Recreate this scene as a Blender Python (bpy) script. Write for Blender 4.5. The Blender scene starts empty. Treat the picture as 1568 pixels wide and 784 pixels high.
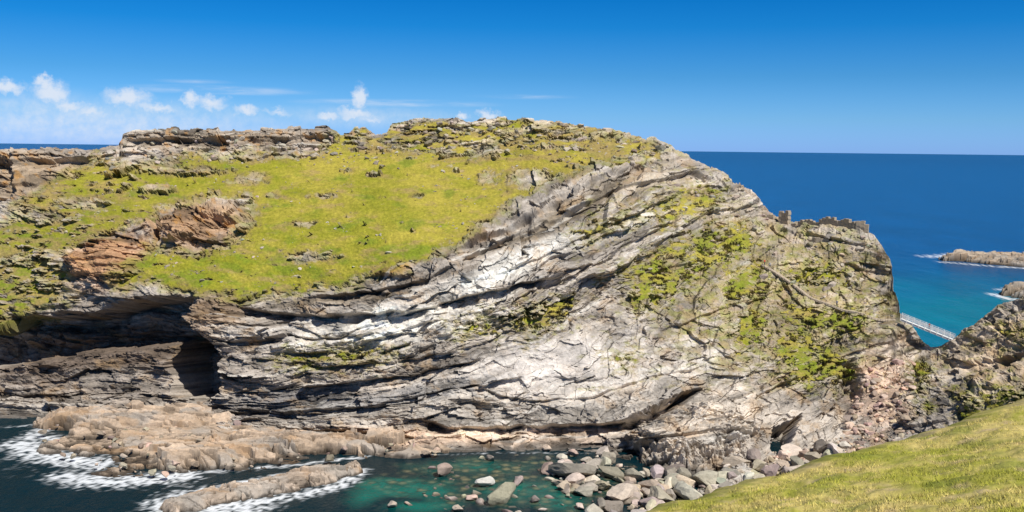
import bpy, math, random
import numpy as np
from mathutils import Vector, Matrix
rng=np.random.default_rng(7); random.seed(7)
F32=np.float32
# ------------------------------------------------------------------ survey frame
CAMZ=65.0; FO=1500.0; PH=math.radians(6.28); RO=math.radians(0.66)
fw=np.array([0,math.cos(PH),-math.sin(PH)])
r0=np.array([1.,0,0]); u0=np.array([0,math.sin(PH),math.cos(PH)])
rt=math.cos(RO)*r0+math.sin(RO)*u0; up=-math.sin(RO)*r0+math.cos(RO)*u0
def ray(px,py):
    px=np.asarray(px,float); py=np.asarray(py,float)
    return fw*FO + rt*(px-784)[...,None] - up*(py-392)[...,None]
def atY(px,py,Y):
    d=ray(px,py); p=d*(np.asarray(Y,float)/d[...,1])[...,None]; p[...,2]+=CAMZ; return p
def YofZ(px,py,z):
    d=ray(px,py); return d[...,1]*(z-CAMZ)/d[...,2]
def atZ(px,py,z): return atY(px,py,YofZ(px,py,z))
# ------------------------------------------------------------------ noise
def _h(ix,iy,seed):
    h=(ix.astype(np.int64)*374761393+iy.astype(np.int64)*668265263+seed*1274126177)&0xffffffff
    h=((h^(h>>13))*1274126177)&0xffffffff
    h=(h^(h>>16))
    return h
def hr(ix,iy,seed): return ((_h(ix,iy,seed)&0xffff)/65535.0).astype(F32)
def perlin(x,y,seed=0):
    xi=np.floor(x);yi=np.floor(y);fx=(x-xi).astype(F32);fy=(y-yi).astype(F32)
    xi=xi.astype(np.int64);yi=yi.astype(np.int64)
    u=fx*fx*fx*(fx*(fx*6-15)+10);v=fy*fy*fy*(fy*(fy*6-15)+10)
    def g(a,b,dx,dy):
        t=hr(xi+a,yi+b,seed)*F32(6.2831853)
        return np.cos(t)*dx+np.sin(t)*dy
    n0=g(0,0,fx,fy)*(1-u)+g(1,0,fx-1,fy)*u
    n1=g(0,1,fx,fy-1)*(1-u)+g(1,1,fx-1,fy-1)*u
    return (n0*(1-v)+n1*v)*F32(1.5)
def fbm(x,y,o=4,seed=0,g=0.5):
    r=0;a=1;s=0
    for k in range(o):
        r=r+a*perlin(x*2**k+k*17.3,y*2**k-k*9.1,seed+k*31); s+=a; a*=g
    return r/s*1.4
def cells(x,y,seed=0,tilt=0.8,jit=0.8):
    """faceted blocks: returns height, random id"""
    xi=np.floor(x).astype(np.int64);yi=np.floor(y).astype(np.int64)
    best=np.full(x.shape,9e9,F32);H=np.zeros(x.shape,F32);R=np.zeros(x.shape,F32)
    for a in(-1,0,1):
        for b in(-1,0,1):
            cx=xi+a;cy=yi+b
            ox=(cx+.5+(hr(cx,cy,seed)-.5)*jit);oy=(cy+.5+(hr(cx,cy,seed+5)-.5)*jit)
            dx=(x-ox).astype(F32);dy=(y-oy).astype(F32)
            d=np.maximum(np.abs(dx),np.abs(dy))+0.3*(dx*dx+dy*dy)
            r=hr(cx,cy,seed+9)
            h=(r-.5)+tilt*((hr(cx,cy,seed+13)-.5)*dx+(hr(cx,cy,seed+17)-.25)*dy)
            m=d<best
            best=np.where(m,d,best);H=np.where(m,h,H);R=np.where(m,r,R)
    return H,R
def sst(a,b,x):
    t=np.clip((x-a)/(b-a),0,1);return t*t*(3-2*t)
def sdf(px,py,poly):
    """positive inside"""
    P=np.array(poly,float);d=np.full(px.shape,1e18);ins=np.zeros(px.shape,bool)
    n=len(P)
    for i in range(n):
        ax,ay=P[i];bx,by=P[(i+1)%n]
        ex,ey=bx-ax,by-ay
        t=np.clip(((px-ax)*ex+(py-ay)*ey)/(ex*ex+ey*ey+1e-9),0,1)
        d=np.minimum(d,(px-ax-t*ex)**2+(py-ay-t*ey)**2)
        if ay!=by:
            c=((ay>py)!=(by>py))&(px<(bx-ax)*(py-ay)/(by-ay)+ax); ins^=c
    d=np.sqrt(d);return np.where(ins,d,-d)
class TPS:
    def __init__(s,xy,v,lam=1e-4,sc=(500.,300.)):
        s.sc=np.array(sc);X=np.array(xy,float)/s.sc;n=len(X)
        r=((X[:,None]-X[None])**2).sum(-1);K=np.where(r>0,r*np.log(r+1e-20),0)+lam*np.eye(n)
        A=np.zeros((n+3,n+3));A[:n,:n]=K;A[:n,n]=1;A[:n,n+1:]=X;A[n:,:n]=A[:n,n:].T
        w=np.linalg.solve(A,np.concatenate([v,[0,0,0]]));s.X=X;s.w=w
    def __call__(s,px,py):
        x=(px/s.sc[0]).astype(F32);y=(py/s.sc[1]).astype(F32);n=len(s.X)
        o=(s.w[n]+s.w[n+1]*x+s.w[n+2]*y).astype(F32)
        for (a,b),w in zip(s.X,s.w[:n]):
            r=(x-F32(a))**2+(y-F32(b))**2
            o+=F32(w)*r*np.log(r+F32(1e-12))
        return o
# ------------------------------------------------------------------ mesh helpers
def grid_mesh(name,P,mat,attrs=None,smooth=False):
    R,C=P.shape[:2]
    n=R*C
    idx=np.arange(n,dtype=np.int32).reshape(R,C)
    q=np.stack([idx[:-1,:-1],idx[:-1,1:],idx[1:,1:],idx[1:,:-1]],-1).reshape(-1,4)
    return raw_mesh(name,P.reshape(-1,3),q,mat,attrs,smooth)
def raw_mesh(name,V,Q,mat,attrs=None,smooth=False,link=True):
    me=bpy.data.meshes.new(name);k=Q.shape[1]
    me.vertices.add(len(V));me.vertices.foreach_set("co",np.ascontiguousarray(V,dtype=F32).ravel())
    me.loops.add(Q.size);me.loops.foreach_set("vertex_index",np.ascontiguousarray(Q,dtype=np.int32).ravel())
    me.polygons.add(len(Q));me.polygons.foreach_set("loop_start",np.arange(0,Q.size,k,dtype=np.int32))
    me.polygons.foreach_set("loop_total",np.full(len(Q),k,dtype=np.int32))
    me.polygons.foreach_set("use_smooth",np.full(len(Q),smooth,dtype=bool))
    me.update(calc_edges=True)
    for nm,a in (attrs or {}).items():
        if a.ndim>=2 and a.shape[-1]==4:
            at=me.attributes.new(nm,'FLOAT_COLOR','POINT');at.data.foreach_set("color",np.ascontiguousarray(a,dtype=F32).ravel())
        else:
            at=me.attributes.new(nm,'FLOAT','POINT');at.data.foreach_set("value",np.ascontiguousarray(a,dtype=F32).ravel())
    me.materials.append(mat)
    ob=bpy.data.objects.new(name,me);bpy.context.scene.collection.objects.link(ob);return ob
# ------------------------------------------------------------------ materials
def newmat(name):
    m=bpy.data.materials.new(name);m.use_nodes=True;nt=m.node_tree;nt.nodes.clear()
    o=nt.nodes.new('ShaderNodeOutputMaterial');b=nt.nodes.new('ShaderNodeBsdfPrincipled')
    nt.links.new(b.outputs[0],o.inputs[0]);return m,nt,b
def N(nt,t,**k):
    n=nt.nodes.new(t)
    for a,v in k.items(): setattr(n,a,v)
    return n
def setin(n,**k):
    for a,v in k.items(): n.inputs[a].default_value=v
def math_(nt,op,a,b=None,c=None):
    n=N(nt,'ShaderNodeMath',operation=op)
    for i,v in enumerate((a,b,c)):
        if v is None: continue
        if isinstance(v,(int,float)): n.inputs[i].default_value=v
        else: nt.links.new(v,n.inputs[i])
    return n.outputs[0]
def terrain_mat(name,rough=0.9,amp=1.5,bump=.35):
    m,nt,b=newmat(name);L=nt.links
    at=N(nt,'ShaderNodeAttribute',attribute_name='col')
    geo=N(nt,'ShaderNodeNewGeometry')
    n1=N(nt,'ShaderNodeTexNoise');setin(n1,Scale=1.5,Detail=9.0,Roughness=0.75);L.new(geo.outputs['Position'],n1.inputs['Vector'])
    n2=N(nt,'ShaderNodeTexNoise');setin(n2,Scale=0.3,Detail=5.0,Roughness=0.6);L.new(geo.outputs['Position'],n2.inputs['Vector'])
    f=math_(nt,'MULTIPLY_ADD',n1.outputs['Fac'],amp,1.0-amp*.5)
    f2=math_(nt,'MULTIPLY_ADD',n2.outputs['Fac'],0.6,0.7)
    ff=math_(nt,'MAXIMUM',math_(nt,'MULTIPLY',f,f2),.12)
    mx=N(nt,'ShaderNodeVectorMath',operation='SCALE');L.new(at.outputs['Color'],mx.inputs[0]);L.new(ff,mx.inputs['Scale'])
    L.new(mx.outputs[0],b.inputs['Base Color'])
    setin(b,Roughness=rough);b.inputs['Specular IOR Level'].default_value=0.2
    bp=N(nt,'ShaderNodeBump');setin(bp,Strength=0.7,Distance=bump);L.new(n1.outputs['Fac'],bp.inputs['Height']);L.new(bp.outputs[0],b.inputs['Normal'])
    return m
def plain_mat(name,c,rough=0.8,var=0.5,scale=4.0):
    m,nt,b=newmat(name);L=nt.links
    geo=N(nt,'ShaderNodeNewGeometry');n1=N(nt,'ShaderNodeTexNoise');setin(n1,Scale=scale,Detail=6.0,Roughness=0.65);L.new(geo.outputs['Position'],n1.inputs['Vector'])
    mr=math_(nt,'MULTIPLY_ADD',n1.outputs['Fac'],2*var,1-var)
    mx=N(nt,'ShaderNodeVectorMath',operation='SCALE');mx.inputs[0].default_value=c;L.new(mr,mx.inputs['Scale'])
    L.new(mx.outputs[0],b.inputs['Base Color']);setin(b,Roughness=rough);b.inputs['Specular IOR Level'].default_value=0.2
    return m
M_T=terrain_mat('cliff_rock_and_grass',amp=1.4,bump=.28)
M_R=terrain_mat('shore_rock',amp=1.3,bump=.15)
# ------------------------------------------------------------------ HEADLAND control data
sky_pts=[(-300,236),(-60,234),(0,232),(30,231),(60,229),(100,231),(150,231),(165,224),(182,222),(188,211),(205,202),(250,199),(300,197),(350,200),(400,199),(450,197),(500,195),(514,200),(522,208),(535,205),(545,196),(560,194),(575,206),(592,205),(600,190),(615,186),(640,182),(700,181),(712,187),(740,186),(775,182),(800,181),(830,184),(860,188),(900,196),(960,206),(1000,214),(1045,232),(1060,244),(1100,264),(1125,280),(1150,292),(1165,312),(1180,327),(1215,340),(1270,343),(1310,349),(1335,356),(1350,376),(1362,398),(1368,425),(1370,445),(1378,465),(1382,486),(1398,502),(1412,522),(1425,532),(1440,530),(1458,520),(1475,506),(1500,490),(1530,466),(1568,455),(1620,440),(1700,400),(1850,330)]
bot_pts=[(-300,640),(0,640),(100,642),(350,668),(500,682),(640,692),(760,692),(850,692),(930,692),(965,728),(1050,752),(1100,765),(1200,745),(1300,740),(1400,730),(1600,700),(1850,690)]
sx,sy=np.array(sky_pts,float).T; bx,by=np.array(bot_pts,float).T
ctrl=[] # (px,py,Y)
def cY(*a): ctrl.extend(a)
def cZ(x,y,z): ctrl.append((x,y,float(YofZ(x,y,z))))
cY((-280,234,352),(0,232,340),(0,262,328),(0,350,298),(0,430,272),(0,480,259),(0,560,249),(-280,350,305),(-280,480,270),(-280,560,258),
(150,232,338),(200,203,345),(200,245,338),(200,300,300),(200,345,276),(200,400,262),(200,450,253),(200,540,243),(200,615,233),
(350,460,243),(350,550,232),(350,640,224),(320,400,256),(300,199,347),(400,350,266),(400,250,322),(450,198,347),(450,232,335),(450,440,244),
(600,430,235),(650,600,218),(650,500,227),(620,402,239),(600,300,282),(600,230,336),(640,183,345),(500,550,226),(500,640,217),(500,480,234),
(760,182,345),(760,235,330),(760,290,290),(740,345,256),(760,450,235),(760,560,223),(760,650,214),
(850,185,340),(900,197,337),(880,240,308),(900,290,274),(900,350,256),(900,450,240),(900,560,226),(930,660,212),
(1000,216,330),(1000,250,303),(1000,340,270),(1050,237,322),(1100,264,315),(1150,293,308),(1200,337,292),(1270,344,277),(1335,357,266),(1364,405,260),(1372,450,254),(1382,487,247),
(1100,300,296),(1100,400,262),(1100,500,240),(1080,600,222),(1050,690,202),(1000,640,212),(1160,640,214),(1180,350,285),
(1250,430,255),(1250,520,239),(1280,600,226),(1200,600,226),(1340,500,240),(1300,440,254),(1420,533,240),
(1568,456,228),(1500,491,232),(1458,520,236),(1500,560,215),(1568,560,205),(1568,620,190),(1450,620,206),(1800,370,225),(1800,600,180),(1850,690,150))
for x in(-280,0,100,350,500,640,760,850,930,965,1050): cZ(x,np.interp(x,bx,by),0.0)
cZ(1100,765,0.);cZ(1200,745,0.3);cZ(1300,740,0.6);cZ(1400,730,1.0);cZ(1600,700,4.0);cZ(1330,655,4.5);cZ(1250,695,2.0);cZ(1370,600,10.)
c=np.array(ctrl);YT=TPS(c[:,:2],c[:,2],lam=2e-4)
# bedding field: lines of equal stratigraphic level
bed=[[(655),(-280,640),(0,640),(350,655),(500,652),(650,648),(800,640),(940,625),(1070,590),(1200,545),(1340,490),(1500,430)],
[548,(-280,580),(0,585),(150,585),(300,590),(350,600),(480,590),(620,565),(740,530),(900,465),(1050,390),(1150,345),(1270,300)],
[440,(-280,470),(0,480),(200,480),(380,500),(480,488),(620,462),(700,440),(780,415),(860,372),(960,322),(1080,272)],
[398,(-280,420),(0,430),(200,440),(350,465),(520,445),(600,402),(720,350),(860,292),(980,240)],
[290,(-280,320),(0,330),(200,335),(400,320),(600,290),(800,225)],[180,(-280,230),(0,232),(200,235),(400,230),(600,215),(800,150)],
[735,(350,720),(650,715),(950,705),(1160,650),(1300,600),(1420,540),(1560,470)],[830,(600,800),(1000,790),(1300,700),(1560,600)]]
bp=[];bv=[]
for l in bed:
    for p in l[1:]: bp.append(p);bv.append(l[0])
ST=TPS(bp,np.array(bv,float),lam=3e-3)
# ---- grid
NC,NR=1560,780
xs=np.linspace(-260,1700,NC)
S=np.interp(xs,sx,sy);B=np.interp(xs,bx,by)
xq=xs+6*perlin(xs/20,xs*0,771)
crest=sst(1420,1330,xs)
S=S+(1.5*fbm(xs/14,xs*0,3,3)-np.abs(fbm(xs/5.,xs*0,2,8))*1.4)+crest*((hr(np.floor(xq/21).astype(int),np.zeros(NC,int),5)-.6)*5.5+(hr(np.floor(xq/8).astype(int),np.zeros(NC,int),6)-.6)*2.5)
t=np.linspace(0,1,NR)
PX=np.broadcast_to(xs[None],(NR,NC)).copy();PY=B[None]+(S-B)[None]*t[:,None]
PX=PX.astype(F32);PY=PY.astype(F32)
def sdfc(poly,pad=70):
    q=np.array(poly,float);c0=np.searchsorted(xs,q[:,0].min()-pad);c1=np.searchsorted(xs,q[:,0].max()+pad)
    o=np.full(PX.shape,-float(pad),F32)
    if c1>c0:o[:,c0:c1]=np.maximum(sdf(PX[:,c0:c1],PY[:,c0:c1],poly),-pad)
    return o
Yd=YT(PX,PY).astype(float)
P=atY(PX,PY,Yd)
A=(PX*0.155).astype(F32);SS=((900-ST(PX,PY))*0.155).astype(F32)   # metres along / up-section
T=((900-PY)*.155+.35*A).astype(F32)                                # metres, isotropic partner of A
# masks
wn=fbm(PX/40,PY/25,4,11)*14+fbm(PX/9,PY/6,3,21)*7
wfine=fbm(PX/14,PY/7,5,23,.7)
grass_polys=[
[(20,335),(70,285),(150,243),(190,262),(260,249),(330,238),(420,242),(500,234),(516,203),(540,228),(620,230),(670,246),(760,240),(850,224),(960,213),(990,220),(945,240),(880,262),(800,302),(740,340),(700,368),(650,397),(590,408),(540,432),(480,440),(400,455),(330,452),(300,445),(230,432),(180,440),(215,400),(235,378),(300,392),(350,375),(398,330),(380,300),(310,303),(240,322),(190,342),(130,370),(90,390),(60,395),(-260,420),(-260,350),(-20,365)],
[(-260,390),(60,400),(100,400),(108,450),(60,472),(0,490),(-260,500)],
[(955,415),(1000,388),(1060,360),(1130,340),(1168,370),(1155,397),(1085,412),(1045,440),(1005,475),(960,468)],
[(762,490),(820,468),(875,458),(850,500),(800,515)],
[(1190,425),(1230,402),(1295,408),(1305,434),(1230,442)],
[(1180,515),(1240,505),(1300,548),(1295,582),(1240,595),(1190,565)],
[(936,547),(970,539),(957,560)],[(425,548),(500,535),(610,539),(560,553),(470,558)],
[(985,314),(1050,290),(1115,286),(1090,320),(1010,348)],[(1195,465),(1335,478),(1305,514),(1205,502)],
[(1465,600),(1600,590),(1600,650),(1480,650)],[(1535,508),(1600,495),(1600,540)],[(1398,560),(1420,556),(1418,620),(1400,610)],
[(695,502),(748,486),(754,502),(710,514)],[(885,352),(960,323),(975,335),(900,367)],[(1100,425),(1165,398),(1195,442),(1120,465)],[(1120,480),(1180,470),(1180,520),(1130,540)]]
G=np.full(PX.shape,-99.,F32);GM=None
for i,p in enumerate(grass_polys):
    d=sdfc(p)
    if i<2: G=np.maximum(G,d+wn*.9+wfine*5); GM=G.copy()
    else: G=np.maximum(G,np.minimum(d*.6,8)+wn*.5+wfine*24-5)
out=[(385,275,24,8),(495,299,16,4),(462,343,20,4),(470,392,34,8),(805,272,46,11),(130,310,40,8),(280,262,50,6),(350,355,26,14),(60,330,34,9),(235,292,26,5),(700,262,10,3),(530,262,10,3),(1035,400,16,8),(640,300,8,3),(575,268,9,2),(420,300,12,3)]
for a,b_,rx,ry in out:
    q=1-np.sqrt(((PX-a)/rx)**2+((PY-b_)/ry)**2)
    G=np.minimum(G,-(q*12+wn*0.8+wfine*6))
poke=fbm(PX/26,PY/8,5,31,.65)
plim=.64-.36*sst(330,120,PX)-.22*sst(262,236,PY)-.25*sst(840,930,PX)-.12*sst(380,430,PY)
G=np.minimum(G,np.where(PX<980,(plim-poke)*45,99))
# turf between the crest outcrops
turf=fbm(PX/45,PY/12,5,37,.6)
G=np.where((PY<250)&(PX>520)&(PX<1010),np.maximum(G,(turf-.02-.5*sst(10,0,PY-S[None]))*40),G)
g=sst(-2,4,G)
gmain=sst(-2,3,np.minimum(GM,G))
zr=sst(0.0,0.5,1-np.sqrt(((PX-1200)/280)**2+((PY-455)/175)**2))
scrub=sst(0.0,0.5,fbm(PX/26,PY/14,6,61,0.7)+0.16+.25*(zr-.5))*zr
scrub=np.maximum(scrub,0.8*sst(0.05,0.4,fbm(PX/22,PY/10,5,67)+0.05)*(PX>560)*(PX<1080)*sst(250,235,PY))
scrub=np.maximum(scrub,0.8*sst(0.0,0.4,fbm(PX/22,PY/12,5,69))*(PX>1440))
scrub=np.maximum(scrub,0.85*sst(-16,-2,G)*(G>-40))
scrub=np.maximum(scrub,0.6*sst(0.05,0.4,fbm(PX/30,PY/12,6,68,.7)-.08)*(PX>880)*(PX<1450)*(PY<600))
scrub=scrub*(1-g)
# ---- relief (metres outward)
hF,rF=cells(A/24+T/30,T/11-A/60,707,.5,.9);hF2,rF2=cells(A/9,T/5,717,.5,.9)
w1=fbm(A/24,T/15,4,5)
s2=SS+1.8*w1+0.4*perlin(A/7,T/5,9)+1.8*(rF-.5)+.7*(rF2-.5)
h1,r1=cells(A/14,s2/4.2,101,1.2,.95); h2,r2=cells(A/6.,s2/2.1,202,1.3,.95); h3,r3=cells(A/2.6,s2/1.0,303,1.3,.95);h4,r4=cells(A/1.0,s2/0.5,404,1.2,.95)
def saw(s_,seed):
    f=np.floor(s_);fr_=s_-f;k=hr(f.astype(np.int64),(f*0).astype(np.int64),seed)
    return np.where(fr_<.12,fr_/.12,1-(fr_-.12)/.88)*k**1.5,k
sw1,k1=saw(s2/4.0+.4*perlin(A/34,T/14,51),52);sw2,k2=saw(s2/1.4+.35*perlin(A/18,T/8,53),54)
lat=sst(-.2,.4,perlin(A/17,T/8,55));lat2=sst(0.,.5,perlin(A/8,T/4,56))
band=perlin(s2/1.7,A/60,44)+0.6*perlin(s2/0.7,A/40,45)
rel=3.2*h1+1.9*h2+0.8*h3+0.24*h4+0.2*band+2.8*fbm(A/24,T/17,5,6,.5)+0.3*fbm(A/1.5,T/1.2,3,7)+3.4*sw1*lat+1.0*sw2*lat2+1.2*hF
slab=sst(0,.6,1-np.sqrt(((PX-860)/200)**2+((PY-555)/75)**2))
rel=rel*(1-0.55*slab)
cz=sst(262,235,PY)*sst(1040,980,PX)*(1-gmain)
hb,rb=cells(A/4.2,PY*.155/2.2+.02*A,909,.8,.9);hb2,rb2=cells(A/1.7,PY*.155/1.,919,.8,.9)
rel=rel*(1-.5*cz)+cz*(2.8*hb+1.2*hb2)
rz=sst(980,1100,PX);hc1,rc1=cells(A/5,T/3.4,929,1.2,.95);hc2,rc2=cells(A/2.1,T/1.5,939,1.2,.95);rel=rel*(1-.4*rz)+rz*(1.5*hc1+.6*hc2)
cut=np.zeros(PX.shape,F32)
def undercut(pts,depth,w,soft=4.,lip=0.2):
    global cut
    x,y=np.array(pts,float).T
    c0=np.searchsorted(xs,x[0]-8);c1=np.searchsorted(xs,x[-1]+8)
    px=PX[:,c0:c1];py=PY[:,c0:c1];xc=xs[c0:c1]
    yl=(np.interp(xc,x,y)+3.5*perlin(xc/28,xc*0,int(x[0])))[None]
    m=(sst(x[0]-4,x[0]+25,xc)*sst(x[-1]+4,x[-1]-25,xc)*(.45+.55*sst(-.35,.2,perlin(xc/33,xc*0+.5,int(x[0])+7))))[None]
    d=py-yl
    cut[:,c0:c1]-=depth*np.where(d>0,sst(0,soft,d)*np.clip(1-d/w,0,1),0)*m
    cut[:,c0:c1]+=depth*lip*m*np.where(d<=0,sst(-w*0.8,0,d),np.clip(1-d/soft,0,1))
undercut([(360,468),(430,478),(500,482),(640,474),(740,446),(870,418)],5.5,28)
undercut([(480,452),(540,448),(640,430),(700,405)],3.0,14)
undercut([(690,385),(740,358),(860,300),(940,262),(1010,238)],4.5,40,6)
undercut([(700,395),(760,368),(860,322),(960,285),(1060,262),(1100,275)],3.5,22)
undercut([(760,420),(860,378),(960,330),(1050,292)],3.,14)
undercut([(860,430),(960,372),(1050,330)],2.6,12)
undercut([(345,600),(420,596),(520,586),(640,570),(740,548)],3.5,18)
undercut([(350,625),(450,628),(560,622),(660,600),(800,575)],3.2,15)
undercut([(640,640),(700,655),(800,650),(940,648),(1000,628),(1072,596)],6.0,26)
undercut([(345,652),(450,655),(560,660),(640,665)],3.5,14)
undercut([(1150,610),(1250,560),(1330,530)],2.5,12)
undercut([(960,420),(1060,400),(1160,350)],1.5,10)
undercut([(380,520),(460,520),(560,510),(660,508)],2.,10)
undercut([(190,212),(260,210),(420,212),(515,204)],3.8,22)
undercut([(200,232),(300,226),(420,224),(515,220)],2.8,12)
undercut([(600,194),(680,190),(720,196)],3,11)
undercut([(600,214),(720,206),(860,200),(960,214)],2.2,14)
undercut([(0,246),(80,242),(150,240)],4.0,20)
undercut([(-260,250),(-20,248)],3.0,20)
undercut([(-260,290),(0,285),(60,280)],3.0,16)
undercut([(720,590),(800,612),(900,608),(1000,575),(1080,560)],2.,10)
undercut([(380,545),(500,560),(640,548),(760,520)],2.,10)
undercut([(1180,345),(1260,362),(1340,378)],2.4,14)
undercut([(1280,400),(1365,420)],2.,12)
undercut([(1010,505),(1110,470),(1200,440)],1.6,10)
undercut([(960,690),(1040,672),(1120,660),(1170,668)],2.4,12)
undercut([(950,715),(1040,704),(1140,690)],2.0,10)
undercut([(1460,560),(1520,545),(1700,520)],3.,20)
def hollow(poly,depth,soft=5,jag=1.0):
    global cut
    d=sdfc(poly)+wn*0.35*jag
    cut-=depth*sst(-soft*.3,soft,d)
hollow([(262,500),(285,472),(318,512),(335,545),(340,600),(305,616),(262,608),(245,560)],18,8)
hollow([(-260,492),(60,478),(140,478),(210,455),(296,452),(300,480),(262,532),(130,540),(0,560),(-260,576)],13,9)
hollow([(-260,520),(100,520),(262,515),(268,605),(100,610),(-260,620)],3.5,16)
hollow([(1180,692),(1188,655),(1228,632),(1215,668),(1196,700)],7,5)
hollow([(1075,596),(1055,612),(1010,643),(960,662),(945,655),(1000,622),(1045,600)],7,5)
hollow([(236,335),(248,338),(246,368),(236,372)],5,4)
hollow([(1290,560),(1312,545),(1322,600),(1300,650),(1275,660)],4,14)
hollow([(-40,240),(18,240),(24,300),(-10,330),(-60,330)],7,10)
def boss(cx,cy,rx,ry,h):
    global cut
    q=np.clip(1-np.sqrt(((PX-cx)/rx)**2+((PY-cy)/ry)**2)+wn*0.02,0,1)
    cut+=h*sst(0,.6,q)
boss(165,400,62,48,4);boss(285,348,55,30,4);boss(350,325,45,20,3);boss(600,412,46,14,2);boss(320,480,45,50,4);boss(735,360,35,18,2)
boss(1055,668,110,50,5);boss(1210,325,20,8,1.5)
rockm=1-g*0.96
topfade=sst(0,6,(PY-S[None]))*0.5+0.5
disp=(rel*0.75*topfade+cut)*rockm + g*(0.35*fbm(A/6,T/5,4,71)+0.10*fbm(A/.9,T/.7,2,73))
disp-=scrub*0.15
lowfade=sst(0,25,B[None]-PY);disp*=0.35+0.65*lowfade
gul=sst(0,.5,1-np.sqrt(((PX-1350)/45)**2+((PY-620)/70)**2));disp*=1-0.6*gul
dv=np.gradient(P,axis=0);du=np.gradient(P,axis=1)
nr=np.cross(du,dv);nr/=np.linalg.norm(nr,axis=-1,keepdims=True)+1e-9
flip=np.sign((nr*(np.array([0,0,CAMZ])-P)).sum(-1,keepdims=True));nr*=flip
hd=nr.copy();hd[...,2]*=0.35;hd[...,1]-=0.25;hd/=np.linalg.norm(hd,axis=-1,keepdims=True)
dirn=hd*rockm[...,None]+np.array([0,0,1.])*(1-rockm[...,None])
P=P+dirn*disp[...,None]
# ---- colours
def L3(a,b,t): return a*(1-t[...,None])+np.array(b)*t[...,None]
tone=0.4*r1+0.3*r2+0.3*r3+.15*r4+0.6*fbm(A/12,SS/3,6,81,.6)+0.35*band-0.02
tone=np.clip(tone,0,1)
rgt=sst(900,1150,PX)
col=L3(np.zeros(PX.shape+(3,))+np.array([.17,.145,.12])+.05*rgt[...,None],[.60,.53,.45],tone)
def blob(cx,cy,rx,ry,c,k=0.8,ang=0,lo=.35):
    global col
    ca,sa=math.cos(math.radians(ang)),math.sin(math.radians(ang))
    c0=np.searchsorted(xs,cx-max(rx,ry)*1.6);c1=np.searchsorted(xs,cx+max(rx,ry)*1.6)
    dx=PX[:,c0:c1]-cx;dy=PY[:,c0:c1]-cy;u=(dx*ca-dy*sa)/rx;v=(dx*sa+dy*ca)/ry
    m=sst(0,.7,1-np.sqrt(u*u+v*v)+wn[:,c0:c1]*0.022)*k
    lum=(lo+(1.6-lo)*tone[:,c0:c1])[...,None]
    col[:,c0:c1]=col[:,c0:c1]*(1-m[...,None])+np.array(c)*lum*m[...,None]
blob(130,545,300,90,(.13,.095,.07),.92)  # dark brown left wall, colour deepened further to paint in recess and cave shade
blob(180,580,130,26,(.32,.285,.245),.65)
blob(880,600,360,110,(.50,.455,.40),.6,6,.55)
blob(600,500,240,46,(.66,.62,.555),.85,8,.65)
blob(780,408,190,30,(.64,.61,.55),.85,25,.65)
blob(960,345,130,20,(.56,.52,.46),.75,25,.55)
blob(840,560,200,64,(.52,.475,.43),.85,6,.75)
blob(620,672,290,22,(.56,.41,.295),.85,0,.55)
blob(820,668,180,20,(.56,.435,.33),.85,0,.55)
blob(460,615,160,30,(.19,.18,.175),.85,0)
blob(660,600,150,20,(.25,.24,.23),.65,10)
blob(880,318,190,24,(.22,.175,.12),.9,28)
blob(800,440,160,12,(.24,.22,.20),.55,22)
blob(330,475,60,45,(.29,.20,.125),.9)
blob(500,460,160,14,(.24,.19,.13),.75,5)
blob(170,395,100,66,(.38,.20,.09),.85)
blob(300,348,120,56,(.34,.20,.10),.85)
blob(600,412,50,13,(.52,.26,.05),.85,10)
blob(735,358,40,16,(.36,.23,.13),.7,20)
blob(1348,600,60,75,(.60,.43,.315),.85)
blob(1090,640,190,75,(.54,.47,.39),.7,20,.5)
blob(1210,450,220,140,(.44,.355,.25),.65,0,.5)
blob(1050,300,150,50,(.36,.30,.22),.7,-20)
blob(1370,530,60,40,(.54,.45,.36),.7)
blob(1530,540,120,90,(.44,.345,.24),.8)
blob(360,215,260,26,(.31,.245,.175),.85)
blob(800,205,240,28,(.45,.37,.25),.8)
blob(240,199,60,4,(.62,.58,.5),.8)
blob(50,270,150,60,(.28,.205,.13),.85)
blob(300,290,300,50,(.34,.265,.17),.7)
och=sst(0.05,0.5,fbm(A/7,T/5,6,191,.65)+.12*sst(700,1100,PX)-.06)*.45*(1-.7*slab)
col=L3(col,[.42,.27,.13],och)
strp=sst(.2,.6,band*.6+.6*fbm(A/9,s2/1.2,4,192));col=col*(1-.42*strp[...,None]*(1-.6*slab[...,None]))
qz=sst(.5,.8,perlin(s2/1.1,A/50,196)*1.2+.4*fbm(A/10,s2/1.,3,197))*(PX>330)*(PX<1150);col=L3(col,[.72,.68,.61],qz*.5)
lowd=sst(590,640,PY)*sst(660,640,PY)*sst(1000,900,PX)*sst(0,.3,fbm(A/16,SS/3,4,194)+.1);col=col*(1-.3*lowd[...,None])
li=sst(0.2,0.6,fbm(A/3,T/2,4,91))*sst(440,390,PY)*0.6*sst(760,500,PX)
col=L3(col,[.44,.22,.05],li)
wet=sst(1.3,0.3,P[...,2]+0.6*fbm(A/3,T/3,3,93));col=col*(1-0.65*wet[...,None])
scc=L3(np.zeros(PX.shape+(3,))+np.array([.34,.265,.11]),[.26,.26,.045],sst(-.3,.4,fbm(PX/18,PY/10,3,95)))
scc=scc*(.75+.5*tone[...,None])
col=col*(1-scrub[...,None]*.75)+scc*scrub[...,None]*.75
gt=fbm(PX/90,PY/34,5,97)
gd=fbm(PX/6,PY/3,5,98,.75)
gc=L3(np.zeros(PX.shape+(3,))+np.array([.265,.262,.02]),[.40,.335,.05],sst(-.5,.6,gt+0.3*gd+0.0007*(PX-500)-0.0015*(PY-320)))
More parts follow.
